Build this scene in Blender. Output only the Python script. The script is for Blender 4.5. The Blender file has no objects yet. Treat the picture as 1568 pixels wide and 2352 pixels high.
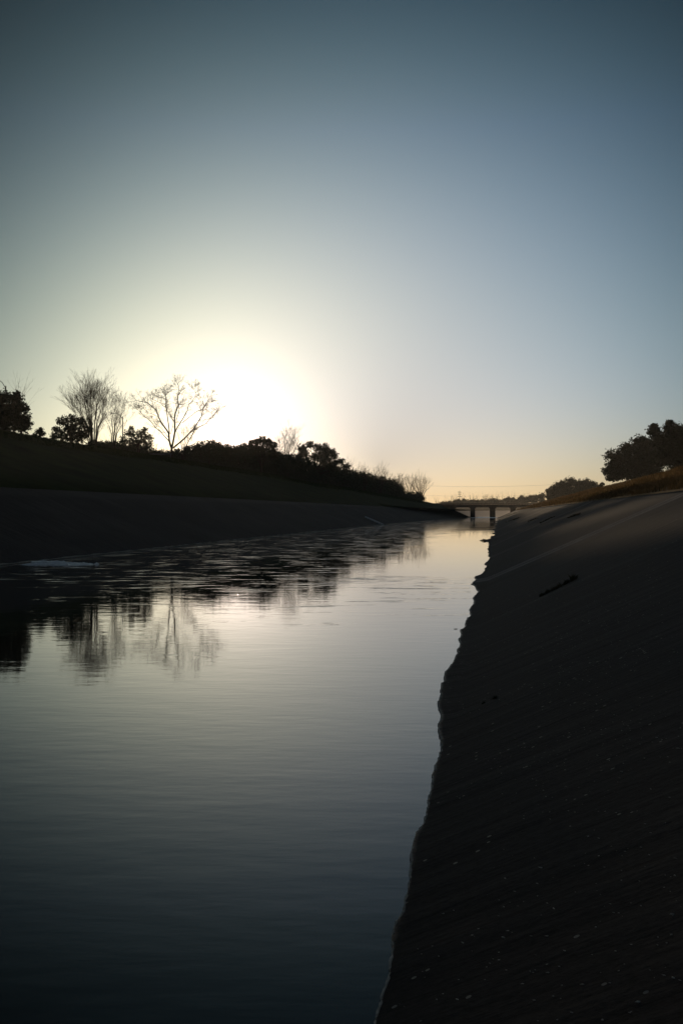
import bpy, math, random
import numpy as np
from mathutils import Vector
sc = bpy.context.scene
R = math.radians
# ------------------------------------------------------------------ camera, sky, sun, exposure
H = 2.0                                   # camera height above the water
F = 2287.0                                # focal length in pixels of a 1568 x 2352 picture
PHI = math.atan(364 / F)                  # the channel runs this far to the right of +Y
CP, SP = math.cos(PHI), math.sin(PHI)
cam = bpy.data.cameras.new('camera'); co = bpy.data.objects.new('camera', cam)
sc.collection.objects.link(co); sc.camera = co
co.location = (0, 0, H); co.rotation_euler = (R(90), 0, 0)
cam.sensor_fit = 'VERTICAL'; cam.sensor_height = 36; cam.lens = 35
cam.clip_start = 0.05; cam.clip_end = 6000
sc.render.resolution_x = 682; sc.render.resolution_y = 1024
SUN_AZ = math.atan((540 - 784) / F)
SUN_EL = math.atan(168 / math.hypot(F, 244))
SD = Vector((math.sin(SUN_AZ) * math.cos(SUN_EL), math.cos(SUN_AZ) * math.cos(SUN_EL), math.sin(SUN_EL)))
w = bpy.data.worlds.new("World"); sc.world = w; w.use_nodes = True
nt = w.node_tree; N = nt.nodes; L = nt.links; N.clear()
def nd(tree, t, **kw):
    n = tree.nodes.new(t)
    for k, v in kw.items(): setattr(n, k, v)
    return n
def mth(tree, op, a, b=None, c=None, clamp=False):
    n = tree.nodes.new('ShaderNodeMath'); n.operation = op; n.use_clamp = clamp
    for i, v in enumerate((a, b, c)):
        if v is None: continue
        if isinstance(v, (int, float)): n.inputs[i].default_value = v
        else: tree.links.new(v, n.inputs[i])
    return n.outputs[0]
def ramp(tree, fac, stops, interp='LINEAR'):
    n = tree.nodes.new('ShaderNodeValToRGB'); cr = n.color_ramp; cr.interpolation = interp
    while len(cr.elements) < len(stops): cr.elements.new(0.5)
    for e, (p, c) in zip(cr.elements, stops):
        e.position = p; e.color = (c[0], c[1], c[2], 1) if hasattr(c, '__len__') else (c, c, c, 1)
    tree.links.new(fac, n.inputs[0]); return n.outputs[0]
sky = nd(nt, 'ShaderNodeTexSky', sky_type='NISHITA', sun_disc=False)
sky.sun_elevation = SUN_EL; sky.sun_rotation = SUN_AZ
sky.air_density = 1.0; sky.dust_density = 1.0; sky.ozone_density = 1.6; sky.altitude = 0
tc = nd(nt, 'ShaderNodeTexCoord')
vn = nd(nt, 'ShaderNodeVectorMath', operation='NORMALIZE'); L.new(tc.outputs['Generated'], vn.inputs[0])
dp = nd(nt, 'ShaderNodeVectorMath', operation='DOT_PRODUCT'); L.new(vn.outputs[0], dp.inputs[0]); dp.inputs[1].default_value = SD
ang = mth(nt, 'MULTIPLY', mth(nt, 'ARCCOSINE', mth(nt, 'MINIMUM', dp.outputs['Value'], 0.999999)), 180 / math.pi)   # degrees off the sun
sep = nd(nt, 'ShaderNodeSeparateXYZ'); L.new(vn.outputs[0], sep.inputs[0])
elev = mth(nt, 'MULTIPLY', mth(nt, 'ARCSINE', sep.outputs['Z']), 180 / math.pi)
SKYC = None
# air and aureole: the clear dusk sky darkens with height and away from the sun
def expo(x, k, s): return mth(nt, 'MULTIPLY', mth(nt, 'EXPONENT', mth(nt, 'MULTIPLY', x, -1.0 / s)), k)
#SKY-BEGIN
elp = mth(nt, 'MINIMUM', mth(nt, 'MAXIMUM', elev, 0.0), 27.0)
chan = nd(nt, 'ShaderNodeSeparateColor'); L.new(sky.outputs[0], chan.inputs[0])
comb = nd(nt, 'ShaderNodeCombineColor')
bk = nd(nt, 'ShaderNodeMapRange', interpolation_type='SMOOTHSTEP'); bk.inputs['From Min'].default_value = 33; bk.inputs['From Max'].default_value = 70
COEF = ((-1.655, .1185, -.00499, .0460, -.0014, .62), (-1.168, .1094, -.00452, .0315, -.00084, .53), (.21, .0867, -.00418, -.0672, .0021, .74))
hz = nd(nt, 'ShaderNodeVectorMath', operation='DOT_PRODUCT'); L.new(vn.outputs[0], hz.inputs[0])
hz.inputs[1].default_value = Vector((math.sin(R(2.2)), math.cos(R(2.2)), .05)).normalized()
thr = mth(nt, 'MULTIPLY', mth(nt, 'ARCCOSINE', mth(nt, 'MINIMUM', hz.outputs['Value'], 0.999999)), 180 / math.pi)
thc = mth(nt, 'MINIMUM', mth(nt, 'MULTIPLY', mth(nt, 'ARCCOSINE', mth(nt, 'MINIMUM', hz.outputs['Value'], 0.999999)), 180 / math.pi), 33.5)
el2 = mth(nt, 'MULTIPLY', elp, elp)
th2 = mth(nt, 'MULTIPLY', thc, thc)
AUR = ((4.5, 0.9, 110.0), (3.8, 0.85, 85.0), (2.9, 0.8, 55.0))       # glow strength, its width in degrees, the disc
L.new(thr, bk.inputs['Value'])
disc = mth(nt, 'LESS_THAN', ang, 0.27)
for i in range(3):
    b0, b1, b3, b2, b4, b5 = COEF[i]
    e = mth(nt, 'EXPONENT', mth(nt, 'ADD', mth(nt, 'ADD', mth(nt, 'MULTIPLY', el2, b4), expo(ang, b5, 2.6)), mth(nt, 'ADD', mth(nt, 'ADD', b0, mth(nt, 'MULTIPLY', th2, b3)), mth(nt, 'ADD', mth(nt, 'MULTIPLY', thc, b1), mth(nt, 'MULTIPLY', elp, b2)))))
    if i == 2:      # a little more blue scattered half way up, less of it high up
        g_ = mth(nt, 'MULTIPLY', mth(nt, 'SUBTRACT', elp, 16.0), 1/5.5); g_ = mth(nt, 'MULTIPLY', mth(nt, 'EXPONENT', mth(nt, 'MULTIPLY', mth(nt, 'MULTIPLY', g_, g_), -1.0)), .08)
        g_ = mth(nt, 'SUBTRACT', g_, mth(nt, 'MULTIPLY', mth(nt, 'MAXIMUM', mth(nt, 'SUBTRACT', elp, 21.0), 0.0), .045))
        e = mth(nt, 'MULTIPLY', e, mth(nt, 'EXPONENT', g_))
    o_ = mth(nt, 'MULTIPLY', chan.outputs[i], e)
    o_ = mth(nt, 'ADD', o_, mth(nt, 'ADD', expo(ang, AUR[i][0], AUR[i][1]), mth(nt, 'MULTIPLY', disc, AUR[i][2])))
    o_ = mth(nt, 'ADD', o_, mth(nt, 'MULTIPLY', bk.outputs[0], (.33, .40, .50)[i]))      # ambient fill added to the dusk sky overhead and behind
    L.new(o_, comb.inputs[i])
bg = nd(nt, 'ShaderNodeBackground'); bg.inputs[1].default_value = 0.1
L.new(comb.outputs[0], bg.inputs[0])
#SKY-END
wo = nd(nt, 'ShaderNodeOutputWorld'); L.new(bg.outputs[0], wo.inputs[0])
sl = bpy.data.lights.new('sun', 'SUN'); sl.energy = 2.0; sl.angle = R(0.7); sl.color = (1.0, 0.74, 0.48)
so = bpy.data.objects.new('sun', sl); sc.collection.objects.link(so)
so.rotation_euler = SD.to_track_quat('Z', 'Y').to_euler()
vs = sc.view_settings; vs.view_transform = 'Standard'; vs.look = 'None'; vs.exposure = 0.0; vs.gamma = 1.0; vs.use_curve_mapping = False
sc.cycles.max_bounces = 6

# ------------------------------------------------------------------ helpers
rnd = random.Random(7)
C = sc.collection
def tag(o, label=None, cat=None, group=None, kind=None):
    if label: o['label'] = label
    if cat: o['category'] = cat
    if group: o['group'] = group
    if kind: o['kind'] = kind
    return o
def mk(name, verts, faces, mat, parent=None, smooth=False, loc=None):
    me = bpy.data.meshes.new(name)
    me.from_pydata([tuple(v) for v in verts], [], faces)
    me.materials.append(mat)
    if smooth: me.shade_smooth()
    o = bpy.data.objects.new(name, me); C.objects.link(o)
    if parent: o.parent = parent
    if loc is not None: o.location = loc
    return o
def empty(name, loc, label, cat, group=None):
    o = bpy.data.objects.new(name, None); C.objects.link(o); o.location = loc; o.empty_display_size = 0.3
    return tag(o, label, cat, group)
def W(a, v, z=0.0): return Vector((a * CP + v * SP, -a * SP + v * CP, z))       # channel frame -> world
def AV(X, Y): return (X * CP - Y * SP, X * SP + Y * CP)
def pix(x, y, Y): return Vector(((x - 784) / F * Y, Y, H - (y - 1176) / F * Y))
def interp(x, xs, ys): return float(np.interp(x, xs, ys))
class MB:
    def __init__(s): s.v = []; s.f = []
    def box(s, c, sx, sy, sz, rot=0.0, bev=0.0, top=1.0):
        i = len(s.v); cr, sr = math.cos(rot), math.sin(rot)
        lev = [(-sz/2, 1 - 2*bev/max(sx, .001) , 1 - 2*bev/max(sy, .001)), (-sz/2 + bev, 1, 1), (sz/2 - bev, top, top), (sz/2, top*(1 - 2*bev/max(sx, .001)), top*(1 - 2*bev/max(sy, .001)))] if bev else [(-sz/2, 1, 1), (sz/2, top, top)]
        for z, kx, ky in lev:
            for a, b in ((-1, -1), (1, -1), (1, 1), (-1, 1)):
                x, y = a*sx/2*kx, b*sy/2*ky
                s.v.append((c[0] + x*cr - y*sr, c[1] + x*sr + y*cr, c[2] + z))
        n = len(lev)
        s.f.append((i+3, i+2, i+1, i)); s.f.append(tuple(i + 4*(n-1) + k for k in range(4)))
        for l in range(n-1):
            for k in range(4):
                a = i + 4*l + k; b = i + 4*l + (k+1) % 4
                s.f.append((a, b, b+4, a+4))
    def tube(s, pts, rad, n=6, cap=True):
        pts = [Vector(p) for p in pts]; m = len(pts); i = len(s.v); up = None
        for k, p in enumerate(pts):
            d = (pts[min(k+1, m-1)] - pts[max(k-1, 0)])
            if d.length < 1e-9: d = Vector((0, 0, 1))
            d.normalize()
            if up is None: up = Vector((1, 0, 0)) if abs(d.x) < .9 else Vector((0, 1, 0))
            e1 = (up - d * up.dot(d)).normalized(); e2 = d.cross(e1); up = e1
            r = rad[k] if hasattr(rad, '__len__') else rad
            for q in range(n):
                t = 2*math.pi*q/n; s.v.append(tuple(p + e1*(r*math.cos(t)) + e2*(r*math.sin(t))))
        for k in range(m-1):
            for q in range(n):
                a = i + k*n + q; b = i + k*n + (q+1) % n
                s.f.append((a, b, b+n, a+n))
        if cap:
            s.f.append(tuple(i + n - 1 - q for q in range(n))); s.f.append(tuple(i + (m-1)*n + q for q in range(n)))
    def build(s, name, mat, parent=None, smooth=False, org=None):
        vs_ = s.v if org is None else [(x-org[0], y-org[1], z-org[2]) for x, y, z in s.v]
        return mk(name, vs_, s.f, mat, parent, smooth)

# ------------------------------------------------------------------ materials
def mat(name, col, rough=0.9, spec=0.2, var=0.25, scale=3.0, bump=0.0, bscale=20.0, bdist=0.02, col2=None):
    m = bpy.data.materials.new(name); m.use_nodes = True; t = m.node_tree; b = t.nodes['Principled BSDF']
    b.inputs['Roughness'].default_value = rough; b.inputs['Specular IOR Level'].default_value = spec
    g = nd(t, 'ShaderNodeNewGeometry')
    n = nd(t, 'ShaderNodeTexNoise'); n.inputs['Scale'].default_value = scale; n.inputs['Detail'].default_value = 6
    t.links.new(g.outputs['Position'], n.inputs['Vector'])
    c2 = col2 or tuple(c*(1-var) for c in col)
    rc = ramp(t, n.outputs['Fac'], [(0.3, c2), (0.7, tuple(c*(1+var) for c in col) if not col2 else col)])
    t.links.new(rc, b.inputs['Base Color'])
    if bump:
        n2 = nd(t, 'ShaderNodeTexNoise'); n2.inputs['Scale'].default_value = bscale; n2.inputs['Detail'].default_value = 5
        t.links.new(g.outputs['Position'], n2.inputs['Vector'])
        bp = nd(t, 'ShaderNodeBump'); bp.inputs['Strength'].default_value = bump; bp.inputs['Distance'].default_value = bdist
        t.links.new(n2.outputs['Fac'], bp.inputs['Height']); t.links.new(bp.outputs[0], b.inputs['Normal'])
    return m
M = {}
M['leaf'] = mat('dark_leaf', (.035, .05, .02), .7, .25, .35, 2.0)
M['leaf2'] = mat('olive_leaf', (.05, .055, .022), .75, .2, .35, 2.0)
M['bark'] = mat('bark', (.06, .045, .035), .95, .1, .3, 6.0, .5, 30, .02)
M['twig'] = mat('twig', (.075, .055, .04), .95, .1, .25, 6.0)
M['metal'] = mat('painted_metal', (.12, .12, .12), .5, .4, .15, 3.0)
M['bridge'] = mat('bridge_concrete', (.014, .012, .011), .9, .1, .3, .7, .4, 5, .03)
M['grass'] = mat('lawn_grass', (.028, .048, .014), .95, .05, .35, .35, .8, 9, .12, col2=(.018, .028, .010))
def ground_mat():
    m = mat('bank_soil', (.034, .052, .013), .95, .05, .35, .35, .8, 9, .12, col2=(.018, .027, .009)); t = m.node_tree; b = t.nodes['Principled BSDF']
    old = b.inputs['Base Color'].links[0].from_socket
    g = nd(t, 'ShaderNodeNewGeometry'); s_ = nd(t, 'ShaderNodeSeparateXYZ'); t.links.new(g.outputs['Position'], s_.inputs[0])
    a = mth(t, 'SUBTRACT', mth(t, 'MULTIPLY', s_.outputs[0], CP), mth(t, 'MULTIPLY', s_.outputs[1], SP)); v = mth(t, 'ADD', mth(t, 'MULTIPLY', s_.outputs[0], SP), mth(t, 'MULTIPLY', s_.outputs[1], CP))
    dry = mth(t, 'MAXIMUM', mth(t, 'GREATER_THAN', a, 0.0), mth(t, 'GREATER_THAN', v, 400.0))
    n = nd(t, 'ShaderNodeTexNoise'); n.inputs['Scale'].default_value = .6; n.inputs['Detail'].default_value = 7; t.links.new(g.outputs['Position'], n.inputs['Vector'])
    mx = nd(t, 'ShaderNodeMix', data_type='RGBA'); t.links.new(dry, mx.inputs[0]); t.links.new(old, mx.inputs[6]); t.links.new(ramp(t, n.outputs['Fac'], [(.35, (.09, .068, .03)), (.65, (.20, .145, .07))]), mx.inputs[7])
    t.links.new(mx.outputs[2], b.inputs['Base Color']); return m
M['ground'] = ground_mat()
def translucent(m, k):
    t = m.node_tree; b = t.nodes['Principled BSDF']; o = t.nodes['Material Output']; tr_ = nd(t, 'ShaderNodeBsdfTranslucent'); ms = nd(t, 'ShaderNodeMixShader'); ms.inputs[0].default_value = k
    t.links.new(b.inputs['Base Color'].links[0].from_socket, tr_.inputs[0]); t.links.new(b.outputs[0], ms.inputs[1]); t.links.new(tr_.outputs[0], ms.inputs[2]); t.links.new(ms.outputs[0], o.inputs[0])
M['blade_dry'] = mat('dry_grass_blade', (.21, .135, .06), .9, .1, .4, .45, col2=(.05, .04, .018))
M['blade_green'] = mat('green_grass_blade', (.035, .055, .016), .9, .1, .3, .5)
translucent(M['blade_dry'], .45)
M['weed'] = mat('weed_blade', (.035, .035, .015), .9, .1, .3, 4)
M['foam'] = mat('foam', (.8, .83, .83), .25, 1.0, .12, 8, .6, 14, .03)
M['foam'].node_tree.nodes['Principled BSDF'].inputs['Metallic'].default_value = .2
M['crust'] = mat('pale_crust', (.38, .36, .31), .9, .2, .4, 25, .6, 60, .01)
M['pale'] = mat('pale_concrete', (.78, .76, .72), .85, .2, .2, 6)
q_ = M['pale'].node_tree.nodes['Principled BSDF'].inputs; q_['Metallic'].default_value = .0; q_['Roughness'].default_value = .35
M['pebble'] = mat('pale_pebble', (.30, .30, .27), .7, .4, .5, 14)

# concrete lining, tone changes slab by slab, dark joints, cracks and pale aggregate
def concrete(name, joints, k=1.0, cracks=()):
    m = bpy.data.materials.new(name); m.use_nodes = True; t = m.node_tree; b = t.nodes['Principled BSDF']
    b.inputs['Roughness'].default_value = .88; b.inputs['Specular IOR Level'].default_value = .18
    g = nd(t, 'ShaderNodeNewGeometry'); s = nd(t, 'ShaderNodeSeparateXYZ'); t.links.new(g.outputs['Position'], s.inputs[0])
    X, Y, Z = s.outputs
    a = mth(t, 'SUBTRACT', mth(t, 'MULTIPLY', X, CP), mth(t, 'MULTIPLY', Y, SP))
    v = mth(t, 'ADD', mth(t, 'MULTIPLY', X, SP), mth(t, 'MULTIPLY', Y, CP))
    av = nd(t, 'ShaderNodeCombineXYZ'); t.links.new(a, av.inputs[0]); t.links.new(v, av.inputs[1])
    def noise(sx, sy, det=6, ro=.55):
        mp = nd(t, 'ShaderNodeMapping'); mp.inputs['Scale'].default_value = (sx, sy, 1); t.links.new(av.outputs[0], mp.inputs[0])
        n = nd(t, 'ShaderNodeTexNoise'); n.inputs['Scale'].default_value = 1; n.inputs['Detail'].default_value = det; n.inputs['Roughness'].default_value = ro
        t.links.new(mp.outputs[0], n.inputs['Vector']); return n.outputs['Fac']
    streak = noise(.4, 3.6); big = noise(.25, .12, 3); fine = noise(22, 22, 8, .7)
    n1 = noise(1.2, 1.2, 4)
    def band(c_, lo, hi, k_): return mth(t, 'MULTIPLY', mth(t, 'MULTIPLY', mth(t, 'GREATER_THAN', wob0, c_-lo), mth(t, 'LESS_THAN', wob0, c_+hi)), k_)
    wob0 = mth(t, 'ADD', v, mth(t, 'MULTIPLY', mth(t, 'SUBTRACT', noise(2.2, .3, 5, .6), .5), .11))
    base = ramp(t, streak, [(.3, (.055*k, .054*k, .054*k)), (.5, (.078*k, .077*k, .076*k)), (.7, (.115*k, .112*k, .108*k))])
    mx = nd(t, 'ShaderNodeMix', data_type='RGBA', blend_type='MULTIPLY'); mx.inputs[0].default_value = .9
    t.links.new(base, mx.inputs[6]); t.links.new(ramp(t, big, [(.3, .6), (.7, 1.25)]), mx.inputs[7])
    m2 = nd(t, 'ShaderNodeMix', data_type='RGBA', blend_type='MULTIPLY'); m2.inputs[0].default_value = .8
    t.links.new(mx.outputs[2], m2.inputs[6]); t.links.new(ramp(t, fine, [(.35, .55), (.65, 1.35)]), m2.inputs[7])
    # pale aggregate showing through in patches
    vo = nd(t, 'ShaderNodeTexVoronoi'); vo.inputs['Scale'].default_value = 17
    t.links.new(av.outputs[0], vo.inputs['Vector'])
    sc_ = nd(t, 'ShaderNodeSeparateColor'); t.links.new(vo.outputs['Color'], sc_.inputs[0])
    sp = mth(t, 'MULTIPLY', mth(t, 'LESS_THAN', vo.outputs['Distance'], .2), mth(t, 'GREATER_THAN', sc_.outputs[0], .9))
    sp = mth(t, 'MULTIPLY', sp, mth(t, 'GREATER_THAN', noise(.9, .9, 3), .47))
    m3 = nd(t, 'ShaderNodeMix', data_type='RGBA'); t.links.new(mth(t, 'MULTIPLY', sp, .8), m3.inputs[0])
    t.links.new(m2.outputs[2], m3.inputs[6]); m3.inputs[7].default_value = (.24, .24, .21, 1)
    if cracks:
        bsum = None
        for c_, lo, hi, k_ in cracks:
            q = band(c_, lo, hi, k_); bsum = q if bsum is None else mth(t, 'ADD', bsum, q)
        gain = mth(t, 'ADD', 1.0, mth(t, 'MULTIPLY', bsum, mth(t, 'ADD', .5, noise(.8, .8, 4))))
        vm = nd(t, 'ShaderNodeVectorMath', operation='SCALE'); t.links.new(m3.outputs[2], vm.inputs[0]); t.links.new(gain, vm.inputs['Scale'])
        m3out = vm.outputs[0]
    else: m3out = m3.outputs[2]
    # joints: dark dirt lines running up the slope
    wob = mth(t, 'ADD', v, mth(t, 'MULTIPLY', mth(t, 'SUBTRACT', noise(2.2, .3, 5, .6), .5), .11))
    dmin = None
    for j in joints:
        d = mth(t, 'ABSOLUTE', mth(t, 'SUBTRACT', wob, j)); wj = (.006 + j*.0009)*(3.0 if j == JV[3] else 1.5)
        l = mth(t, 'LESS_THAN', d, wj); dmin = l if dmin is None else mth(t, 'MAXIMUM', dmin, l)
    if dmin is not None:
        dmin = mth(t, 'MULTIPLY', dmin, mth(t, 'GREATER_THAN', noise(1.5, 3, 3), .40))
        m4 = nd(t, 'ShaderNodeMix', data_type='RGBA'); t.links.new(mth(t, 'MULTIPLY', dmin, .85), m4.inputs[0])
        t.links.new(m3out, m4.inputs[6]); m4.inputs[7].default_value = (.012, .011, .01, 1)
        outc = m4.outputs[2]
    else: outc = m3out
    fx = nd(t, 'ShaderNodeMix', data_type='RGBA'); t.links.new(mth(t, 'GREATER_THAN', v, 387.0), fx.inputs[0]); t.links.new(outc, fx.inputs[6])  # concrete beyond the bridge painted paler, in place of the light and haze there
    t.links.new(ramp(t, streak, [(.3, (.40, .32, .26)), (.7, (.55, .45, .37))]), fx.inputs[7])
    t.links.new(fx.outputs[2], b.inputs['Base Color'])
    hgt = mth(t, 'ADD', mth(t, 'MULTIPLY', fine, .012), mth(t, 'ADD', mth(t, 'MULTIPLY', streak, .05), mth(t, 'MULTIPLY', sp, .008)))
    wet = nd(t, 'ShaderNodeMapRange'); wet.inputs['From Min'].default_value = .0165; wet.inputs['From Max'].default_value = .0125; t.links.new(mth(t, 'ADD', Z, mth(t, 'MULTIPLY', mth(t, 'SUBTRACT', n1, .5), .003)), wet.inputs['Value'])
    t.links.new(mth(t, 'SUBTRACT', .88, mth(t, 'MULTIPLY', wet.outputs[0], .35)), b.inputs['Roughness'])
    bp = nd(t, 'ShaderNodeBump'); bp.inputs['Strength'].default_value = .9; bp.inputs['Distance'].default_value = 1.0
    t.links.new(hgt, bp.inputs['Height']); t.links.new(bp.outputs[0], b.inputs['Normal'])
    return m

# water: dark, glossy; ripples strongest in the left reach, glassy in the far right reach
def water_mat():
    m = bpy.data.materials.new('channel_water'); m.use_nodes = True; t = m.node_tree; b = t.nodes['Principled BSDF']
    b.inputs['Base Color'].default_value = (.008, .010, .009, 1); b.inputs['Roughness'].default_value = .02; b.inputs['IOR'].default_value = 1.32
    g = nd(t, 'ShaderNodeNewGeometry'); s = nd(t, 'ShaderNodeSeparateXYZ'); t.links.new(g.outputs['Position'], s.inputs[0])
    X, Y, Z = s.outputs
    a = mth(t, 'SUBTRACT', mth(t, 'MULTIPLY', X, CP), mth(t, 'MULTIPLY', Y, SP))
    v = mth(t, 'ADD', mth(t, 'MULTIPLY', X, SP), mth(t, 'MULTIPLY', Y, CP))
    def noise(sx, sy, det=3, ro=.5, rot=0):
        mp = nd(t, 'ShaderNodeMapping'); mp.inputs['Scale'].default_value = (sx, sy, 1); mp.inputs['Rotation'].default_value = (0, 0, rot)
        t.links.new(g.outputs['Position'], mp.inputs[0])
        n = nd(t, 'ShaderNodeTexNoise'); n.inputs['Scale'].default_value = 1; n.inputs['Detail'].default_value = det; n.inputs['Roughness'].default_value = ro
        t.links.new(mp.outputs[0], n.inputs['Vector']); return n.outputs['Fac']
    def sstep(x, lo, hi):
        n = nd(t, 'ShaderNodeMapRange', interpolation_type='SMOOTHSTEP'); n.inputs['From Min'].default_value = lo; n.inputs['From Max'].default_value = hi
        t.links.new(x, n.inputs['Value']); return n.outputs[0]
    pert = mth(t, 'MULTIPLY', mth(t, 'SUBTRACT', noise(.35, .35, 4), .5), 9)
    left = mth(t, 'SUBTRACT', 1.0, sstep(mth(t, 'ADD', a, mth(t, 'MULTIPLY', pert, .4)), -6.5, -3.0))
    near_strip = mth(t, 'MULTIPLY', mth(t, 'SUBTRACT', 1.0, sstep(mth(t, 'ADD', v, mth(t, 'MULTIPLY', pert, .15)), 30.2, 31.6)), 1.0)
    zone = mth(t, 'MAXIMUM', left, near_strip)
    zone = mth(t, 'MULTIPLY', zone, sstep(mth(t, 'ADD', v, pert), 14.0, 30.0))
    far_b = mth(t, 'MULTIPLY', mth(t, 'MULTIPLY', sstep(noise(.006, .09, 3, .6, R(0)), .54, .62), sstep(v, 80, 130)), .5)
    patch = sstep(noise(.5, .22, 4, .6), .42, .62)
    zone = mth(t, 'MULTIPLY', zone, mth(t, 'ADD', mth(t, 'MULTIPLY', patch, .8), .2))
    vb = mth(t, 'ADD', v, mth(t, 'MULTIPLY', pert, .12))
    boil = mth(t, 'MULTIPLY', mth(t, 'MULTIPLY', sstep(vb, 26.5, 28.2), mth(t, 'SUBTRACT', 1.0, sstep(vb, 30.6, 31.2))), mth(t, 'MULTIPLY', sstep(a, -6, -4), sstep(noise(.8, 1.3, 4, .6), .42, .6)))
    zone = mth(t, 'MAXIMUM', mth(t, 'MAXIMUM', zone, far_b), mth(t, 'MULTIPLY', boil, 1.3))
    calm = mth(t, 'ADD', mth(t, 'MULTIPLY', noise(3.0, 8.0, 3, .5, R(14)), .0008), mth(t, 'MULTIPLY', noise(1.0, 2.4, 2, .5, R(16)), .0018))
    rip = mth(t, 'ADD', mth(t, 'MULTIPLY', noise(1.5, 4.5, 4, .6, R(5)), .0035), mth(t, 'MULTIPLY', mth(t, 'MULTIPLY', sstep(noise(.6, 1.6, 4, .6, R(-4)), .56, .66), noise(2.5, 8, 3, .6)), .016))
    farcalm = mth(t, 'SUBTRACT', 1.0, mth(t, 'MULTIPLY', sstep(v, 20, 45), .75))
    h = mth(t, 'ADD', mth(t, 'MULTIPLY', calm, farcalm), mth(t, 'MULTIPLY', rip, zone))
    bp = nd(t, 'ShaderNodeBump'); bp.inputs['Strength'].default_value = 1.0; bp.inputs['Distance'].default_value = 1.0
    t.links.new(h, bp.inputs['Height']); t.links.new(bp.outputs[0], b.inputs['Normal'])
    return m
M['water'] = water_mat()

# ------------------------------------------------------------------ the lie of the land (channel frame: a across, v along)
EDGE_PX = [(1980,2098),(1975,2130),(1973,2143),(1957,2154),(1931,2163),(1946,2168),(1958,2205),(1956,2225),(1952,2245),(1938,2280),(1922,2298),(1903,2314),(1901,2335),(1904,2351),(1911,2367),(1900,2393),(1890,2415),(1877,2440),(1880,2466),(1865,2498),(1862,2510),(1843,2526),(1840,2561),(1826,2617),(1812,2645),(1796,2663),(1791,2701),(1773,2743),(1765,2794),(1768,2853),(1763,2940),(1753,3034),(1735,3097),(1722,3191),(1704,3255),(1677,3330),(1655,3378),(1646,3421),(1626,3540),(1600,3675),(1574,3760),(1557,3845),(1527,3947),(1493,4091)]
ev, ea = [], []
for x, y in reversed(EDGE_PX):
    x /= 1.7417; y /= 1.7417; Y = H*F/(y-1176); X = (x-784)/F*Y; a_, v_ = AV(X, Y); ev.append(v_); ea.append(a_)
ev = [-100, 0] + ev + [385]; ea = [-.45, -.45] + ea + [-1.2]
from mathutils import noise as mn
def fr(x, o=5):
    t, k = 0, 1.0
    for i in range(o): t += k*mn.noise(Vector((x*2.03**i, i*7.3, .5))); k *= .62
    return t
def edge(v):
    return interp(v, ev, ea) + (.0028*(v+3)*fr(math.log(v+2)*16) if v > 0 else 0)
def left_prof(v):
    k = min(max((v-150)/226, 0), 1); l = lambda p, q: p + (q-p)*k
    return l(-18.5, -11.5), l(-25.8, -17.5), l(3.3, 2.7), l(-45, -24), l(9.55, 5.4)
VB, AC, RAD = 385.0, -401.0, 400.0
def sweep(a, s):
    if s <= VB: return a, s
    r = a - AC; arc = math.pi/2*RAD; al = min((s-VB)/RAD, math.pi/2)
    A, V = AC + r*math.cos(al), VB + r*math.sin(al)
    if s > VB + arc: A -= s - VB - arc
    return A, V
def gnoise(a, v): return .10*math.sin(a*.31+v*.05)+.08*math.sin(v*.11+a*.13)+.05*math.sin(v*.37-a*.41)
def right_z(a): return .45*(a+.5)
def ground_z(a, v):
    wl, cl, cz, kl, kz = left_prof(v)
    if a > 5.4: return interp(a, [5.4, 6.5, 15, 17.5, 22, 60], [2.67, 3.05, 5.55, 6.0, 6.05, 6.1]) + gnoise(a, v)*min((a-5.4)/3, 1)
    if a < cl: return interp(a, [kl-14, kl-3, kl+1.5, cl], [kz+.15, kz+.12, kz-.35, cz]) + gnoise(a, v)*min((cl-a)/6, 1)*.8
    return 0
def grid(rows, name, m_, smooth=True):
    v, f = [], []; n = len(rows[0])
    for r in rows: v += r
    for i in range(len(rows)-1):
        for j in range(n-1):
            f.append((i*n+j, i*n+j+1, (i+1)*n+j+1, (i+1)*n+j))
    return v, f
def srange(bounds):
    out = []
    for a, b, st in bounds:
        x = a
        while x < b - 1e-6: out.append(x); x += st
    out.append(bounds[-1][1]); return out
gv, gf = [], []
def addgrid(rows):
    v, f = grid(rows, '', None); o = len(gv); gv.extend(v); gf.extend(tuple(i+o for i in q) for q in f)
def row(s, la, ra):
    wl, cl, cz, kl, kz = left_prof(min(s, 385)); out = []
    for k in la:
        a = k if k < kl-14 else None
        a = kl + (k+45) if k > -60 else k
        a = max(a, AC) if s > VB else a
        A, V = sweep(a, s); out.append(W(A, V, ground_z(a, min(s, 385)) if a < cl else cz))
    for a, z in ((cl-.02, cz+.03), (cl+.05, cz-.25), (wl-1.0, .1), (wl+2, -1.4), (-8, -1.8), (-3, -1.3), (-.6, -.25-.0), (5.3, 2.35), (5.38, 2.70)):
        A, V = sweep(a, s); out.append(W(A, V, z))
    for a in ra:
        A, V = sweep(a, s); out.append(W(A, V, ground_z(a, min(s, 385))))
    return out
LA = [-1500, -400, -120, -59, -52, -48, -46, -45, -43.5, -41, -38, -35, -32, -29]
RA = [5.6, 6.5, 8, 10, 12, 14, 15, 16, 17.5, 19, 22, 30, 60, 200, 1800]
addgrid([row(s, LA, RA) for s in srange([(-100, 20, 10), (20, 385, 3)])])
LA2 = [-400, -120, -80, -62, -52, -47, -45, -42, -38, -34, -30]
addgrid([row(s, LA2, RA) for s in srange([(385, 385.001, 1), (385.002, 520, 4), (520, 1000, 16), (1000, 2400, 200)])])
g = mk('ground', gv, gf, M['ground'], smooth=True); tag(g, kind='structure')
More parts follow.
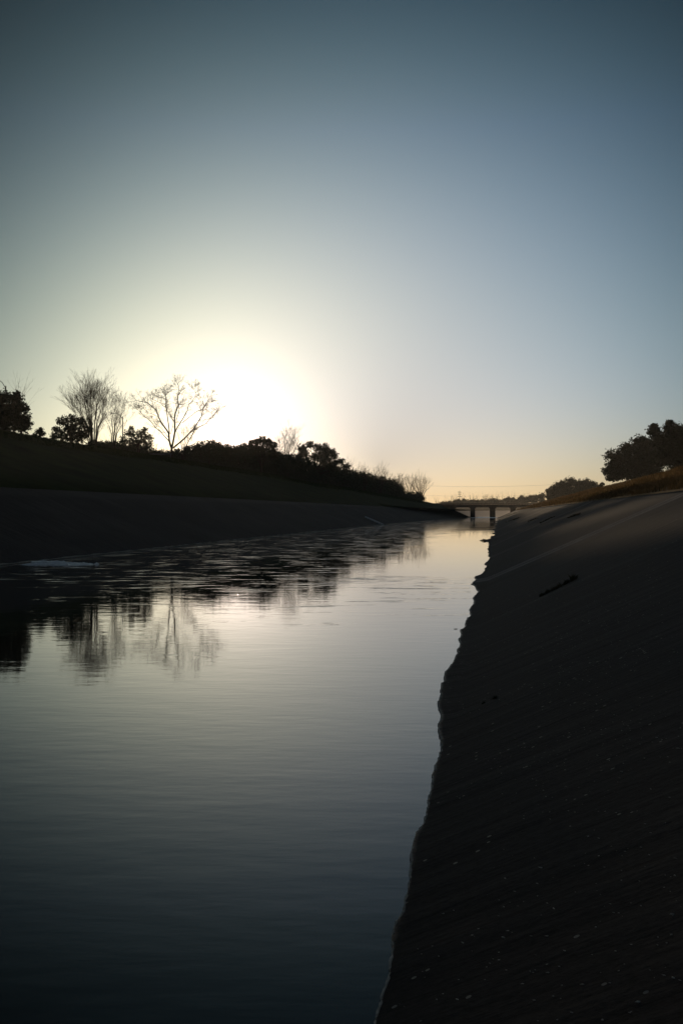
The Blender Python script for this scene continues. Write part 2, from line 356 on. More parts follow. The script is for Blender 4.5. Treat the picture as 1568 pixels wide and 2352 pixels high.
mk('water', [W(-1500, -100), W(30, -100), W(30, 800), W(-1500, 800)], [(0, 1, 2, 3)], M['water'])
tag(bpy.data.objects['water'], kind='structure')

# seams on the near slope (where each crosses the photo), slabs between them slightly heaved
def hit_right(x, y):                       # pixel -> point of the near slope plane
    dx, dz = (x-784)/F, -(y-1176)/F
    k = dx*CP - SP                         # a per metre of Y
    Y = (0.45*.5 - H) / (dz - .45*k); X = dx*Y; a, v = AV(X, Y); return a, v
def hit_left(x, y):
    for i in range(4000):
        Y = 10 + i*.1; X = (x-784)/F*Y; z = H - (y-1176)/F*Y; a, v = AV(X, Y)
        wl, cl, cz, kl, kz = left_prof(v)
        if z < (wl-a)*cz/(wl-cl): return a, v, z
JP = [(1080,2135), (1215,1565), (1180,1400), (1240,1277.5), (1300,1205)]
JV = [hit_right(*p)[1] for p in JP]
open('/tmp/j.txt', 'w').write(repr([(p, hit_right(*p)) for p in JP]))
JALL = sorted(JV + [JV[-1]*1.35, JV[-1]*1.8, JV[-1]*2.4])
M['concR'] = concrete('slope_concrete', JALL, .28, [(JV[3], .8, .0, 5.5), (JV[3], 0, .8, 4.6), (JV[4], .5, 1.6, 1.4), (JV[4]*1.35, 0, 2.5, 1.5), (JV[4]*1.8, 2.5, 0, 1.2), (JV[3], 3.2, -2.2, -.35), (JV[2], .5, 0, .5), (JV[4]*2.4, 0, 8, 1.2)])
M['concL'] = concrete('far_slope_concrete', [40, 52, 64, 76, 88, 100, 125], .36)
sl_b = [-20] + JALL + [JALL[-1]+18*i for i in range(1, 20)]
tilt = {}
tr = random.Random(11)
for i in range(len(sl_b)): tilt[i] = tr.uniform(-.012, .012)
def slab(v):
    i = max([k for k, b_ in enumerate(sl_b) if b_ <= v] or [0])
    lo = sl_b[i]; hi = sl_b[i+1] if i+1 < len(sl_b) else lo+18
    return tilt[i]*(v-(lo+hi)/2)*min(1, 8/(hi-lo)), i
vsamp = srange([(-15, 2, 1), (2, 14, .05), (14, 40, .14), (40, 90, .5), (90, 385, 2.5), (385, 520, 3), (520, 1100, 16)])
extra = []
for j in sl_b[1:]:
    if j < 380: extra += [j-.02-j*.001, j+.02+j*.001]
vsamp = sorted(set(vsamp + extra))
rows = []
TT = [0, .006, .02, .04, .07, .1, .14, .19, .25, .32, .4, .5, .6, .7, .8, .9, 1]
for s in vsamp:
    e = edge(min(s, 385)); r = []
    A, V = sweep(e-.03, s); r.append(W(A, V, -.7))
    A, V = sweep(e-.006, s); r.append(W(A, V, -.02))
    dz, _ = slab(s)
    for t in TT:
        a = e + (5.38-e)*t
        z = max(right_z(a), .012 + .13*(a-e)) 
        z += dz*min(1, max(0, right_z(a))/.8)
        A, V = sweep(a, s); r.append(W(A, V, z))
    A, V = sweep(5.42, s); r.append(W(A, V, 2.3))
    rows.append(r)
v, f = grid(rows, '', None)
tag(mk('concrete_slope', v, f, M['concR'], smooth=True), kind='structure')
rows = []
for s in srange([(-60, 20, 10), (20, 385, 2), (385, 520, 3), (520, 1100, 16)]):
    wl, cl, cz, kl, kz = left_prof(min(s, 385)); r = []
    for t in (-.12, 0, .1, .25, .4, .55, .7, .85, 1):
        a = wl + (cl-wl)*t; A, V = sweep(max(a, AC), s)
        r.append(W(A, V, cz*t + (.03*math.sin(s*.5+t*6) if 0 < t < 1 else 0)))
    A, V = sweep(cl-.05, s); r.append(W(A, V, cz-.3)); rows.append(r)
v, f = grid(rows, '', None)
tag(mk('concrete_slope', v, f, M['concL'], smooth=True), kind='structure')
# pale crust left along both waterlines
b = MB(); pts = []; rad = []
for s in srange([(2.2, 16, .03), (16, 32, .08)]):
    pts.append(W(edge(s)+.002, s, .008)); rad.append(rnd.uniform(.003, .011)*(1+s*.02))
b.tube(pts, rad, 5); tag(b.build('waterline', M['crust']), kind='structure')
b = MB(); pts = []; rad = []
for s in srange([(30, 240, .5)]):
    wl = left_prof(s)[0]; pts.append(W(wl+.02, s, .02)); rad.append(rnd.uniform(.02, .065))
b.tube(pts, rad, 5); tag(b.build('waterline', M['crust']), kind='structure')

# ------------------------------------------------------------------ trees
def leaves(lumps, size, dens, rg, ell=.8, gap=.25):
    """leaf-sized faces gathered in small clumps inside each lump (x, y, z, r)"""
    g = np.random.default_rng(rg.randint(0, 10**6)); V = []
    for (cx, cy, cz, r) in lumps:
        k = max(14, int(44*dens)); p = g.normal(size=(k, 3)); p /= np.linalg.norm(p, axis=1)[:, None]; p *= (g.random((k, 1))*1.0+.12)**.6*1.04
        c = np.array([cx, cy, cz]) + p*np.array([r, r, r*ell]); cr = r*gap*g.uniform(.5, 1.35, (k, 1))*g.uniform(.6, 1.5, (k, 3))
        n = int(min(5000, max(110, 17*dens*(r/size)**2))); w_ = g.choice(k, n)
        q = c[w_] + np.clip(g.standard_t(6, size=(n, 3)), -2.1, 2.1)*np.array([.55, .55, .5])*cr[w_]
        u = g.normal(size=(n, 3)); u /= np.linalg.norm(u, axis=1)[:, None]; t = np.cross(u, g.normal(size=(n, 3))); t /= np.linalg.norm(t, axis=1)[:, None]
        e = t*size*g.uniform(.5, 1.1, (n, 1)); h_ = u*size*.55*g.uniform(.5, 1, (n, 1))
        V.append(np.stack([q-e, q+h_, q+e, q-h_], 1).reshape(-1, 3))
    V = np.concatenate(V); return V.tolist(), [(i, i+1, i+2, i+3) for i in range(0, len(V), 4)]
def crest_v(x, off):
    th = math.atan((x-784)/F) - PHI; v = 150
    for _ in range(60):
        a = (left_prof(min(v, 385))[3] - off) if off is not None else 0
        v = .5*v + .5*min(a/math.tan(th), 900)
    return v
def left_pos(x, off=4):
    v = crest_v(x, off); a = left_prof(min(v, 385))[3]-off; p = W(a, v); p.z = ground_z(a, min(v, 385)) - .05; return p
def right_pos(x, a=20):
    th = math.atan((x-784)/F) - PHI; v = a/math.tan(th); p = W(a, v); p.z = ground_z(a, min(v, 385)) - .05; return p
def leafy(name, base, lumps_px, label, cat='tree', group=None, dens=1.0, size=.16, m='leaf', seed=1, trunk=True, ell=.85, fill=3):
    rg = random.Random(seed); Y = base.y
    root = empty(name, base, label, cat, group)
    lumps = []
    for x, y, r in lumps_px:
        p = pix(x, y, Y) - base; rr = r/F*Y*1.08
        lumps.append((p.x, rg.uniform(-.8, .8)*rr*.9 , p.z, rr)); lumps.append((p.x + rg.uniform(-.3, .3)*rr, -lumps[-1][1], p.z + rg.uniform(-.2, .1)*rr, rr*.85))
    ymax = max(l[1] for l in lumps_px); ytop_ = min(l[1] for l in lumps_px)
    xs_ = [l[0] for l in lumps_px]; xc = sum(xs_)/len(xs_); wd_ = max(xs_)-min(xs_); R_ = max(l[2] for l in lumps_px)
    for i in range(int(fill)):
        t = rg.uniform(-.42, .42); y_ = ytop_ + (ymax-ytop_)*(.35 + .7*i/max(fill, 1)); p = pix(xc + t*wd_, y_, Y) - base; rr = R_*rg.uniform(.6, .85)/F*Y
        lumps.append((p.x, rg.uniform(-.6, .6)*rr, p.z, rr))
    v, f = leaves(lumps, size, dens, rg, ell)
    mk('crown', v, f, M[m], root)
    b = MB(); top = max(l[2] for l in lumps); hz = top*.5
    tr_ = .10 + top*.018
    b.tube([(0, 0, -.2), (.03, .05, hz*.4), (.0, .1, hz)], [tr_*1.35, tr_, tr_*.7], 8)
    for (cx, cy, cz, r) in lumps[::2]:
        s = Vector((0, .08, hz*rg.uniform(.4, .95))); e = Vector((cx, cy, cz)); mid = s.lerp(e, .5) + Vector((rg.uniform(-.2, .2), rg.uniform(-.2, .2), -.05*(e-s).length))
        b.tube([s, mid, e], [tr_*.5, tr_*.3, tr_*.1], 5)
        for _ in range(3):
            q = e + Vector((rg.uniform(-1, 1), rg.uniform(-1, 1), rg.uniform(-.2, 1)))*r*.8
            b.tube([mid.lerp(e, .6), q], [tr_*.16, tr_*.04], 4, False)
    b.build('trunk', M['bark'], root, True)
    return root
def grow(b, p, d, ln, r, dep, rg, spread=.45, up=.12, seg=4, kids=3):
    pts = [p.copy()]; rad = [r]
    for i in range(seg):
        d = (d + Vector((rg.gauss(0, .13), rg.gauss(0, .13), rg.gauss(0, .08) + up*.3))).normalized()
        p = p + d*(ln/seg); pts.append(p.copy()); rad.append(max(r*(1 - .62*(i+1)/seg), .006))
    b.tube(pts, rad, 5 if dep > 1 else 3, False)
    if dep <= 0: return
    for k in range(kids + (1 if dep > 2 else 0)):
        i = rg.randint(1, seg) if k else seg
        ax = Vector((rg.gauss(0, 1), rg.gauss(0, 1), rg.gauss(0, .7))).normalized()
        nd_ = (d + ax*spread*rg.uniform(.6, 1.5)).normalized()
        nd_.z += up; nd_.normalize()
        grow(b, pts[i], nd_, ln*rg.uniform(.5, .78), rad[i]*rg.uniform(.55, .75), dep-1, rg, spread, up, max(2, seg-1), kids)
def bare(name, base, xl, xr, top, label, cat='tree', group=None, stems=5, dep=4, seed=1, thick=1.0, spread=.38, kids=3, extra_low=0):
    """several stems rising and fanning out from one foot, down to fine twigs"""
    rg = random.Random(seed); Y = base.y; root = empty(name, base, label, cat, group)
    P = pix((xl+xr)/2, top, Y); h = P.z - base.z; wd = (xr-xl)/F*Y; cx = P.x - base.x
    b = MB(); tb = MB()
    for i in range(stems):
        t = (i+.5)/stems*2-1; tgt = Vector((cx + t*wd*.5, rg.uniform(-.35, .35)*wd, h*(1-.28*t*t)*rg.uniform(.85, 1.02)))
        s0 = Vector((t*.25*thick, rg.uniform(-.2, .2), -.1)); d = (tgt - s0); ln = d.length
        mid = s0 + d*.5 + Vector((-t*.06*ln, 0, .03*ln)); r0 = .045*thick*(ln/6+.5)
        p2 = s0 + d*.72
        tb.tube([s0, s0.lerp(mid, .5), mid, p2], [r0*1.3, r0, r0*.75, r0*.45], 6, False)
        for q, (pp, k) in enumerate(((mid, .75), (s0.lerp(mid, .6), .7), (p2, .5), (mid.lerp(p2, .5), .6), (p2, .3))):
            dd = (d.normalized() + Vector((rg.gauss(0, .28), rg.gauss(0, .28), .1))).normalized()
            ll = ln*(.28 if q in (2, 4) else .33)
            grow(b, pp, dd, ll*rg.uniform(.7, 1), r0*.5*k, dep-1, rg, spread, .1, 4, kids)
    tb.build('trunk', M['bark'], root, True); b.build('crown', M['twig'], root)
    return root
def mass(name, pts, base_of, label, cat, size=.16, seed=1, m='leaf', yb=30, kind=None, dens=1.0, step=8, rr=(8, 13), group=None, stemmy=0):
    """a run of thicket; pts = (pixel x, pixel top) of its ragged top"""
    rg = random.Random(seed); x = pts[0][0]; mid = pts[len(pts)//2][0]; org = base_of(mid); lumps = []; tb = MB()
    while x <= pts[-1][0]:
        top = interp(x, [p[0] for p in pts], [p[1] for p in pts]); base = base_of(x); Y = base.y; by = 1176 - (base.z-H)/Y*F
        r = rg.uniform(*rr); y = top + r*.8
        while y < by + r*.3:
            p = pix(x + rg.uniform(-4, 4), y, Y) - org; k = r/F*Y; lumps.append((p.x, p.y + rg.uniform(-1, 1)*k, p.z, k)); lumps.append((p.x + rg.uniform(-1, 1)*k, p.y + rg.uniform(1.6, 3)*k, p.z - .95*k, k)); y += r*.9
        for _ in range(2):
            q = base - org + Vector((rg.uniform(-.5, .5), rg.uniform(-.5, .5), -.1)); tp = pix(x + rg.uniform(-8, 8), top + 3, Y) - org
            tb.tube([q, q.lerp(tp, .5) + Vector((rg.uniform(-.3, .3), 0, 0)), tp], [.06, .04, .012], 4, False)
        if stemmy:
            for _ in range(stemmy):
                p = pix(x + rg.uniform(-6, 6), top + 8, Y) - org
                grow(tb, p, Vector((rg.uniform(-.5, .5), rg.uniform(-.5, .5), 1)).normalized(), 14/F*Y, .02+Y*.00012, 2, rg, .45, .1, 3, 3)
        x += step
    v, f = leaves(lumps, size, dens, rg, .95, .30)
    root = empty(name, org, label, cat, group)
    mk('foliage', v, f, M[m], root); tb.build('stem', M['twig'], root)
    return root

# --- left crest, from the near end to the far end
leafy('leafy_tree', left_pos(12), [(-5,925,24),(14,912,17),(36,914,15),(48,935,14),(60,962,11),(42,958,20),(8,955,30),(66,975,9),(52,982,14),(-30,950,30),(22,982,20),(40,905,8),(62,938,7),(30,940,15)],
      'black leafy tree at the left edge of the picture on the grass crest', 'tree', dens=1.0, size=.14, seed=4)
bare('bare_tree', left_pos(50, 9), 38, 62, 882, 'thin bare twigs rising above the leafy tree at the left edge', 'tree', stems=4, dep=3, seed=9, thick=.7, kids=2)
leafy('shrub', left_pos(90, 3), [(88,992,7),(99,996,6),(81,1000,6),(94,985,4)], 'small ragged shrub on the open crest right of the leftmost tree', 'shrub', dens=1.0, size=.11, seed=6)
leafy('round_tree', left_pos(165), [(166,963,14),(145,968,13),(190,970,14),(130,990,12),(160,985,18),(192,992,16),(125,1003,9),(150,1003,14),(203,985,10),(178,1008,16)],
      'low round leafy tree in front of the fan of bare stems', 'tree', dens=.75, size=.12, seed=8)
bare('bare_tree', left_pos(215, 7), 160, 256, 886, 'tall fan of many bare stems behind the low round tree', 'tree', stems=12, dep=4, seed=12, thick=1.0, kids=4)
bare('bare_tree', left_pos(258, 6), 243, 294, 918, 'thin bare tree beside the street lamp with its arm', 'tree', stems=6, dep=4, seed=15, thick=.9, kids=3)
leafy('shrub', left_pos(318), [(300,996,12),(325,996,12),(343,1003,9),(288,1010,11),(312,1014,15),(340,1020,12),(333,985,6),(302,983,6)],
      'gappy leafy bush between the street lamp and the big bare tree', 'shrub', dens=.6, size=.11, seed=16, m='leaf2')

# the big bare tree, limb by limb (outline read at 0.183 px per unit, then given depth)
def big_tree():
    base = left_pos(397, 1.5); Y = base.y; root = empty('bare_tree', base, 'big spreading bare tree with many limbs left of the sun', 'tree'); rg = random.Random(21)
    U = lambda x, y: pix((450 + x*.3189)/1.7417, (1480 + y*.3188)/1.7417, Y) - base
    limbs = [([(745,1130),(745,1060),(742,960)], 24, 20),
     ([(735,970),(715,880),(712,800),(690,760),(620,660),(590,590),(570,520),(530,480),(470,430),(400,410),(330,400),(270,410)], 17, 2),
     ([(715,900),(650,830),(600,770),(540,725),(480,650),(410,590),(350,530),(300,490)], 8, 2),
     ([(705,850),(660,790),(620,740),(580,700)], 5, 2),
     ([(590,600),(540,570),(490,550),(440,530)], 4, 1.5), ([(480,435),(420,445),(350,455)], 3, 1),
     ([(712,800),(700,700),(685,610),(670,520),(660,450),(655,370),(650,300),(650,250)], 10, 2),
     ([(680,480),(695,430),(705,390),(690,340),(680,300),(710,270)], 5, 1.5),
     ([(660,465),(620,440),(580,400),(540,380),(480,350)], 6, 1.5), ([(655,360),(610,340),(560,330),(520,300)], 4, 1.5),
     ([(750,960),(770,840),(780,760),(775,680),(770,600),(775,550),(800,480),(820,430),(805,370),(808,310),(820,250),(810,190),(800,160)], 17, 2),
     ([(775,650),(740,600),(710,540),(680,500)], 6, 3), ([(790,630),(815,550),(825,480),(820,440)], 6, 4), ([(735,810),(760,720),(772,660)], 5, 3),
     ([(785,790),(830,710),(870,650),(910,590),(950,520),(970,440),(1010,410),(1050,350),(1060,300),(1040,260),(1050,230)], 9, 1.5),
     ([(870,660),(930,610),(980,570),(1040,520),(1110,490),(1170,500),(1220,520)], 6, 1.5), ([(1090,500),(1130,440),(1170,400),(1230,370)], 4, 1.5),
     ([(760,980),(850,910),(910,860),(970,800),(1040,730),(1090,650),(1130,590),(1140,530),(1170,460),(1210,410),(1240,350)], 15, 2),
     ([(1020,750),(1060,730),(1120,700),(1180,670),(1220,620),(1260,580),(1310,520)], 8, 2), ([(900,1000),(920,960),(950,900),(990,830),(1030,750)], 8, 6)]
    u = .183/F*Y; tb = MB(); cb = MB()
    for k, (pl, r0, r1) in enumerate(limbs):
        n = len(pl); dp_ = 0 if k == 0 else rg.uniform(-1, 1)*1.1
        pts = []; rad = []
        for i, (x, y) in enumerate(pl):
            t = i/(n-1); reach = math.hypot(x-745, y-960)/600
            p = U(x, y); p.y += dp_*reach*1.6; pts.append(p); rad.append((r0*(1-t)+r1*t)*u*.75)
        # joints stay on the parent: shift the first point's depth to its parent limb
        tb.tube(pts, rad, 7, True)
        if k == 0: continue
        for i in range(1, n):
            t = i/(n-1)
            if t < .3: continue
            d0 = (pts[i]-pts[i-1]).normalized()
            for _ in range(4 if t > .55 else 2):
                ax = Vector((rg.gauss(0, 1), rg.gauss(0, 1), rg.gauss(.2, .8))).normalized()
                grow(cb, pts[i], (d0*.7 + ax*.8).normalized(), u*rg.uniform(40, 76), max(rad[i]*.5, .016), 3, rg, .65, .08, 3, 3)
    tb.build('trunk', M['bark'], root, True); cb.build('crown', M['twig'], root)
big_tree()
bare('bare_shrub', left_pos(418, 4), 398, 446, 976, 'thin bare brush growing against the right foot of the big bare tree', 'shrub', stems=7, dep=3, seed=31, thick=.6)
mass('hedge', [(205,1013),(235,1016),(262,1013),(300,1020),(335,1024),(352,1032),(375,1036),(398,1034),(415,1030),(441,1023),(460,1018),(478,1012),(497,1015),(520,1021),(545,1025),(565,1018),(580,1024),(600,1030),(640,1040)], lambda x: left_pos(x, 6),
     'dark hedge along the left crest reaching under the sun', 'hedge', seed=33, rr=(7, 11), size=.14, stemmy=1)
leafy('leafy_tree', left_pos(600), [(578,1018,8),(590,1014,9),(603,1011,10),(615,1015,10),(628,1022,9),(600,1028,13),(622,1035,13),(583,1032,13),(632,1045,10)],
      'small leafy tree just right of the sun', 'tree', dens=1.0, size=.13, seed=41, m='leaf2')
bare('bare_tree', left_pos(652, 5), 636, 690, 996, 'pale thin bare tree between two leafy trees right of the sun', 'tree', stems=7, dep=4, seed=43, thick=1.0, kids=4)
leafy('leafy_tree', left_pos(722), [(712,1021,10),(692,1030,11),(728,1026,10),(745,1029,11),(700,1040,12),(757,1038,11),(740,1045,18),(768,1045,9),(782,1060,10),(725,1052,14),(765,1062,15),(795,1072,9),(690,1048,9),(760,1075,13)],
      'broad leafy tree with a double crown right of the sun', 'tree', dens=.85, size=.15, seed=46)
bare('bare_tree', left_pos(790, 6), 772, 812, 1048, 'faint bare tree at the right shoulder of the double crowned tree', 'tree', stems=4, dep=3, seed=48, thick=.8)
mass('thicket', [(635,1038),(660,1042),(690,1048),(720,1062),(760,1070),(800,1077),(830,1084),(850,1090),(870,1094),(890,1098),(905,1102),(922,1108)], lambda x: left_pos(x, 4),
     'long dark thicket on the left crest running down towards the bridge', 'thicket', seed=50, rr=(7, 10), size=.2, stemmy=2)
for i, (x, xl, xr, tp, sd, lb) in enumerate(((835, 820, 852, 1078, 52, 'bare shrub rising from the thicket nearest the double crowned tree'), (872, 855, 895, 1077, 53, 'bare shrub with twiggy top midway along the thicket'), (912, 898, 932, 1096, 54, 'low bare shrub at the far end of the thicket'))):
    bare('bare_shrub', left_pos(x, 3), xl, xr, tp, lb, 'shrub', 'bare shrubs on the thicket', stems=6, dep=4, seed=sd, thick=1.1, kids=3)
bare('twiggy_tree', left_pos(940, 3), 918, 962, 1097, 'twiggy tree left of the last tree before the bridge', 'tree', stems=8, dep=4, seed=56, thick=1.5)
bare('twiggy_tree', left_pos(964, 2), 940, 990, 1097, 'twiggy tree standing last on the left crest before the bridge', 'tree', stems=10, dep=4, seed=57, thick=1.5)
mass('undergrowth', [(915,1122),(935,1130),(955,1129),(966,1133),(970,1140)], lambda x: left_pos(x, 2), 'dark undergrowth at the foot of the two twiggy trees', 'undergrowth', seed=58, rr=(5, 8), size=.22, step=7)

# --- right crest
leafy('leafy_tree', right_pos(1450, 20), [(1420,1092,13),(1445,1092,14),(1475,1085,18),(1500,1085,18),(1396,1082,11),(1420,1052,14),(1440,1030,16),(1410,1068,14),(1470,1018,18),(1450,1050,24),(1490,1030,26),(1425,1085,17),(1470,1075,26),(1402,1097,10),(1500,1060,26)],
      'big dark tree on the right crest, the left one of the joined pair', 'tree', dens=1.5, size=.2, seed=61)
leafy('leafy_tree', right_pos(1555, 21), [(1500,990,14),(1515,1010,20),(1538,984,15),(1560,990,18),(1585,995,24),(1545,1020,28),(1590,1035,34),(1530,1045,28),(1625,1010,30),(1560,1060,30),(1500,978,7),(1536,970,7)],
      'big dark tree cut by the right edge of the picture', 'tree', dens=1.5, size=.17, seed=62)
leafy('leafy_tree', right_pos(1310, 21), [(1262,1142,9),(1290,1138,12),(1320,1135,14),(1350,1128,13),(1370,1124,8),(1262,1130,9),(1275,1121,10),(1290,1115,12),(1310,1108,12),(1328,1112,11),(1345,1110,10),(1360,1117,11),(1300,1128,16),(1335,1126,17),(1368,1125,6),(1275,1136,11)],
      'wide rounded leafy tree standing alone down the right crest', 'tree', dens=1.6, size=.28, seed=63)
leafy('shrub', right_pos(1378, 19), [(1378,1117,5),(1383,1112,4),(1374,1122,5)], 'small shrub filling the gap before the big right hand trees', 'shrub', dens=.8, size=.2, seed=64)

# ------------------------------------------------------------------ far side of the bridge
def far_base(x, Y):
    p = pix(x, 1176, Y); p.z = 6.0; return p
def fzx(z): return (1750 + z*.2551)/1.7417
def fzy(z): return (1850 + z*.2551)/1.7417
mass('tree_line', [(fzx(x), fzy(y)-1) for x, y in ((0, 640),(90,622),(180,618),(240,605),(300,598),(340,585),(430,578),(500,600),(560,595),(620,592),(640,602),(700,585),(740,600),(800,575),(890,570),(960,582),(1000,592),(1060,575),(1110,570),(1180,575),(1230,590),(1310,580),(1400,575))],
     lambda x: far_base(x, 620), 'far-off wood beyond the bridge', 'wood', seed=70, size=.5, rr=(3, 5), step=4, dens=.7, stemmy=1)
tl = bpy.data.objects['tree_line']
for ch in list(tl.children): ch.name = ch.name
far = [(160, 590, 40, 0, 'low bare tree nearest the utility pole on its left side'), (272, 548, 50, 0, 'bare tree directly left of the utility pole beyond the bridge'), (560, 535, 50, 0, 'bare domed tree above the bridge just right of the pole'),
       (745, 506, 45, 0, 'pale bare tree above the middle of the bridge'), (850, 520, 35, 0, 'thin bare tree right of the middle of the bridge')]
for i, (x, y, wd, _, lb) in enumerate(far):
    bare('bare_tree', far_base(fzx(x), 640), fzx(x-wd), fzx(x+wd), fzy(y), lb, 'tree', 'bare trees beyond the bridge', stems=5, dep=3, seed=80+i, thick=2.2)
leafy('leafy_tree', far_base(fzx(1100), 560), [(fzx(1060), fzy(580), 4), (fzx(1110), fzy(570), 4.5), (fzx(1150), fzy(590), 4)], 'small dark tree above the right end of the bridge', 'tree', dens=.8, size=.4, seed=90)
leafy('leafy_tree', far_base(fzx(1180), 570), [(fzx(1180), fzy(570), 3.5), (fzx(1200), fzy(590), 3.5)], 'smallest dark tree between two others at the right end of the bridge', 'tree', dens=.8, size=.4, seed=91)
leafy('leafy_tree', far_base(fzx(1310), 540), [(fzx(1270), fzy(570), 4), (fzx(1310), fzy(545), 5), (fzx(1345), fzy(560), 4), (fzx(1310), fzy(590), 7)], 'domed dark tree just past the right end of the bridge', 'tree', dens=1, size=.4, seed=92)
leafy('leafy_tree', far_base(1222, 480), [(1212,1147,6),(1222,1143,7),(1232,1142,7),(1243,1139,8),(1225,1152,10),(1243,1150,9),(1205,1152,6)], 'spreading tree between the bridge and the wide rounded tree', 'tree', dens=1.1, size=.36, seed=93)
# utility pole and wires
p0 = far_base(1055, 900); zt = H + 49/F*900
b = MB(); root = empty('utility_pole', p0, 'tall utility pole with cross arms beyond the bridge', 'utility pole')
b.tube([(0, 0, -.3), (0, 0, zt-p0.z)], [.32, .2], 8); b.build('pole', M['bark'], root, True)
for k in (1.4, 3.2, 5.4):
    b = MB(); b.box((0, 0, zt-p0.z-k), 3.6, .2, .28, 0, .02); ar = b.build('cross_arm', M['bark'], root)
    for s in (-1.6, -.8, .8, 1.6):
        b = MB(); b.tube([(s, 0, zt-p0.z-k+.1), (s, 0, zt-p0.z-k+.5)], .07, 6); b.build('insulator', M['metal'], ar)
def wire(y0, y1, sag, Y, r, lb):
    b = MB(); pts = []
    for i in range(25):
        t = i/24; x = 960 + t*330; p = pix(x, y0 + (y1-y0)*t, Y); p.z -= sag*4*t*(1-t); pts.append(p)
    tag(b.tube(pts, r, 4) or b.build('power_line', M['metal']), lb, 'power line', 'power lines beyond the bridge')
wire(1115, 1112, 1.6, 880, .055, 'highest faint power line across the sky over the bridge')
wire(1138, 1137, .8, 900, .04, 'lower faint power line at the height of the pole cross arms')

# street lamps
def street_lamp(x, ytop, Y, arm_px, lb, ah):
    base = pix(x, 1176, Y); a, v = AV(base.x, base.y); base.z = ground_z(a, min(v, 385)) - .05
    root = empty('street_lamp', base, lb, 'street lamp', 'street lamps behind the left crest')
    h = H - (ytop-1176)/F*Y - base.z; b = MB(); b.tube([(0, 0, 0), (0, 0, h*.5), (0, 0, h)], [.16, .12, .085], 10); b.build('pole', M['metal'], root, True)
    b = MB(); al = arm_px/F*Y; b.tube([(0, 0, h-.45), (-al*.3, 0, h-.45+ah*.62), (-al*.62, 0, h-.45+ah*.95), (-al, 0, h-.45+ah)], [.06, .055, .05, .045], 8); b.build('arm', M['metal'], root, True)
    b = MB(); b.box((-al-.32, 0, h-.45+ah), .8, .3, .16, 0, .04); b.build('lamp_head', M['metal'], root)
street_lamp(14, 886, 160, 26, 'street lamp whose curved arm leaves the left edge above the trees', 1.5)
street_lamp(282, 957, 200, 20, 'street lamp with curved arm among the bare trees', 1.15)
# guard rail on the crest
gp = left_pos(370, 2.5); root = empty('guard_rail', gp, 'low guard rail left of the big bare tree trunk', 'guard rail')
b = MB(); b.box((0, 0, .68), 3.2, .07, .14, -PHI, .01); b.build('rail', M['metal'], root)
for s in (-1.4, 0, 1.4):
    b = MB(); b.box((s*CP, -s*SP+.07, .3), .1, .07, .7, 0, .005); b.build('post', M['metal'], root)

# ------------------------------------------------------------------ bridge
VBR = 372.0
bo = W(0, VBR, 0); root = empty('bridge', bo, 'low concrete road bridge on square piers across the channel', 'bridge')
def bx(b, a0, a1, v0, v1, z0, z1, bev=.02):
    c = W((a0+a1)/2, VBR + (v0+v1)/2) - bo; b.box((c.x, c.y, (z0+z1)/2), a1-a0, v1-v0, z1-z0, -PHI, bev)
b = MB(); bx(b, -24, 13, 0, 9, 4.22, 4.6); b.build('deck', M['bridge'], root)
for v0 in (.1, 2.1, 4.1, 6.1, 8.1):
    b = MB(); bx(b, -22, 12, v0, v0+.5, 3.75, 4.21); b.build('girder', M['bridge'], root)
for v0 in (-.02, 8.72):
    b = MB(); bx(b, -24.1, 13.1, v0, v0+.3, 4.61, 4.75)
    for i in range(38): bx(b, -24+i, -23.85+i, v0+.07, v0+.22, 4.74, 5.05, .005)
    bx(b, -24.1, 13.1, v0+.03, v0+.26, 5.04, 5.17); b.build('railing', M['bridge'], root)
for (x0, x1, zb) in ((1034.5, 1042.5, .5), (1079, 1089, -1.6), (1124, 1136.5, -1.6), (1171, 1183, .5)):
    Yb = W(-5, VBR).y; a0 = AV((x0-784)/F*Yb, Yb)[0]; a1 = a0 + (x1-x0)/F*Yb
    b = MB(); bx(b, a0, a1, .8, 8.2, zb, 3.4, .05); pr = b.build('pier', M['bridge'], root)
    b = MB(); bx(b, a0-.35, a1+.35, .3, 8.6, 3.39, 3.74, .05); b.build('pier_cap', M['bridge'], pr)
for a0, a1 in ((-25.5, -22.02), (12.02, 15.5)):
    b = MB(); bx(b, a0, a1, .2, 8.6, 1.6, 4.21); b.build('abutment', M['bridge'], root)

# ------------------------------------------------------------------ foam, rib on the far bank
def foam(cx, cy, lx, ly, n, lb, seed, zz=.01):
    rg = random.Random(seed); b = MB(); Y0 = H*F/(cy-1176)
    o = pix(cx, cy, Y0); o.z = 0
    vv, ff = [], []
    for _ in range(n):
        x = rg.gauss(0, .33)*lx; y = rg.gauss(0, .3)*ly; r = rg.uniform(.05, .14)*(1+ly*.15); i = len(vv); m_ = 7
        el = rg.uniform(1.5, 4)
        vv.append((x, y, rg.uniform(.025, .07)+zz))
        for q in range(m_):
            t = 6.283*q/m_; rr = r*rg.uniform(.6, 1.2); vv.append((x+rr*el*math.cos(t), y+rr*math.sin(t), .002))
        for q in range(m_): ff.append((i, i+1+q, i+1+(q+1) % m_))
    o_ = mk('foam', vv, ff, M['foam'], smooth=True, loc=o); tag(o_, lb, 'foam', kind='stuff')
foam(148, 1296, 1.2, .6, 170, 'white foam on the water at the foot of the left bank', 1)
foam(112, 1291, .8, .4, 16, 'faint foam trail at the left waterline', 2)
foam(1106, 1188.6, 7, 26, 1500, 'pale broken water between the bridge piers', 3)
a0, v0, z0 = hit_left(838, 1188); a1, v1, z1 = hit_left(876, 1207)
b = MB(); P0 = W(a0, v0, z0+.05); P1 = W(a1+.3, v1+.05, .0); b.tube([P0, P0.lerp(P1, .5), P1], .13, 10)
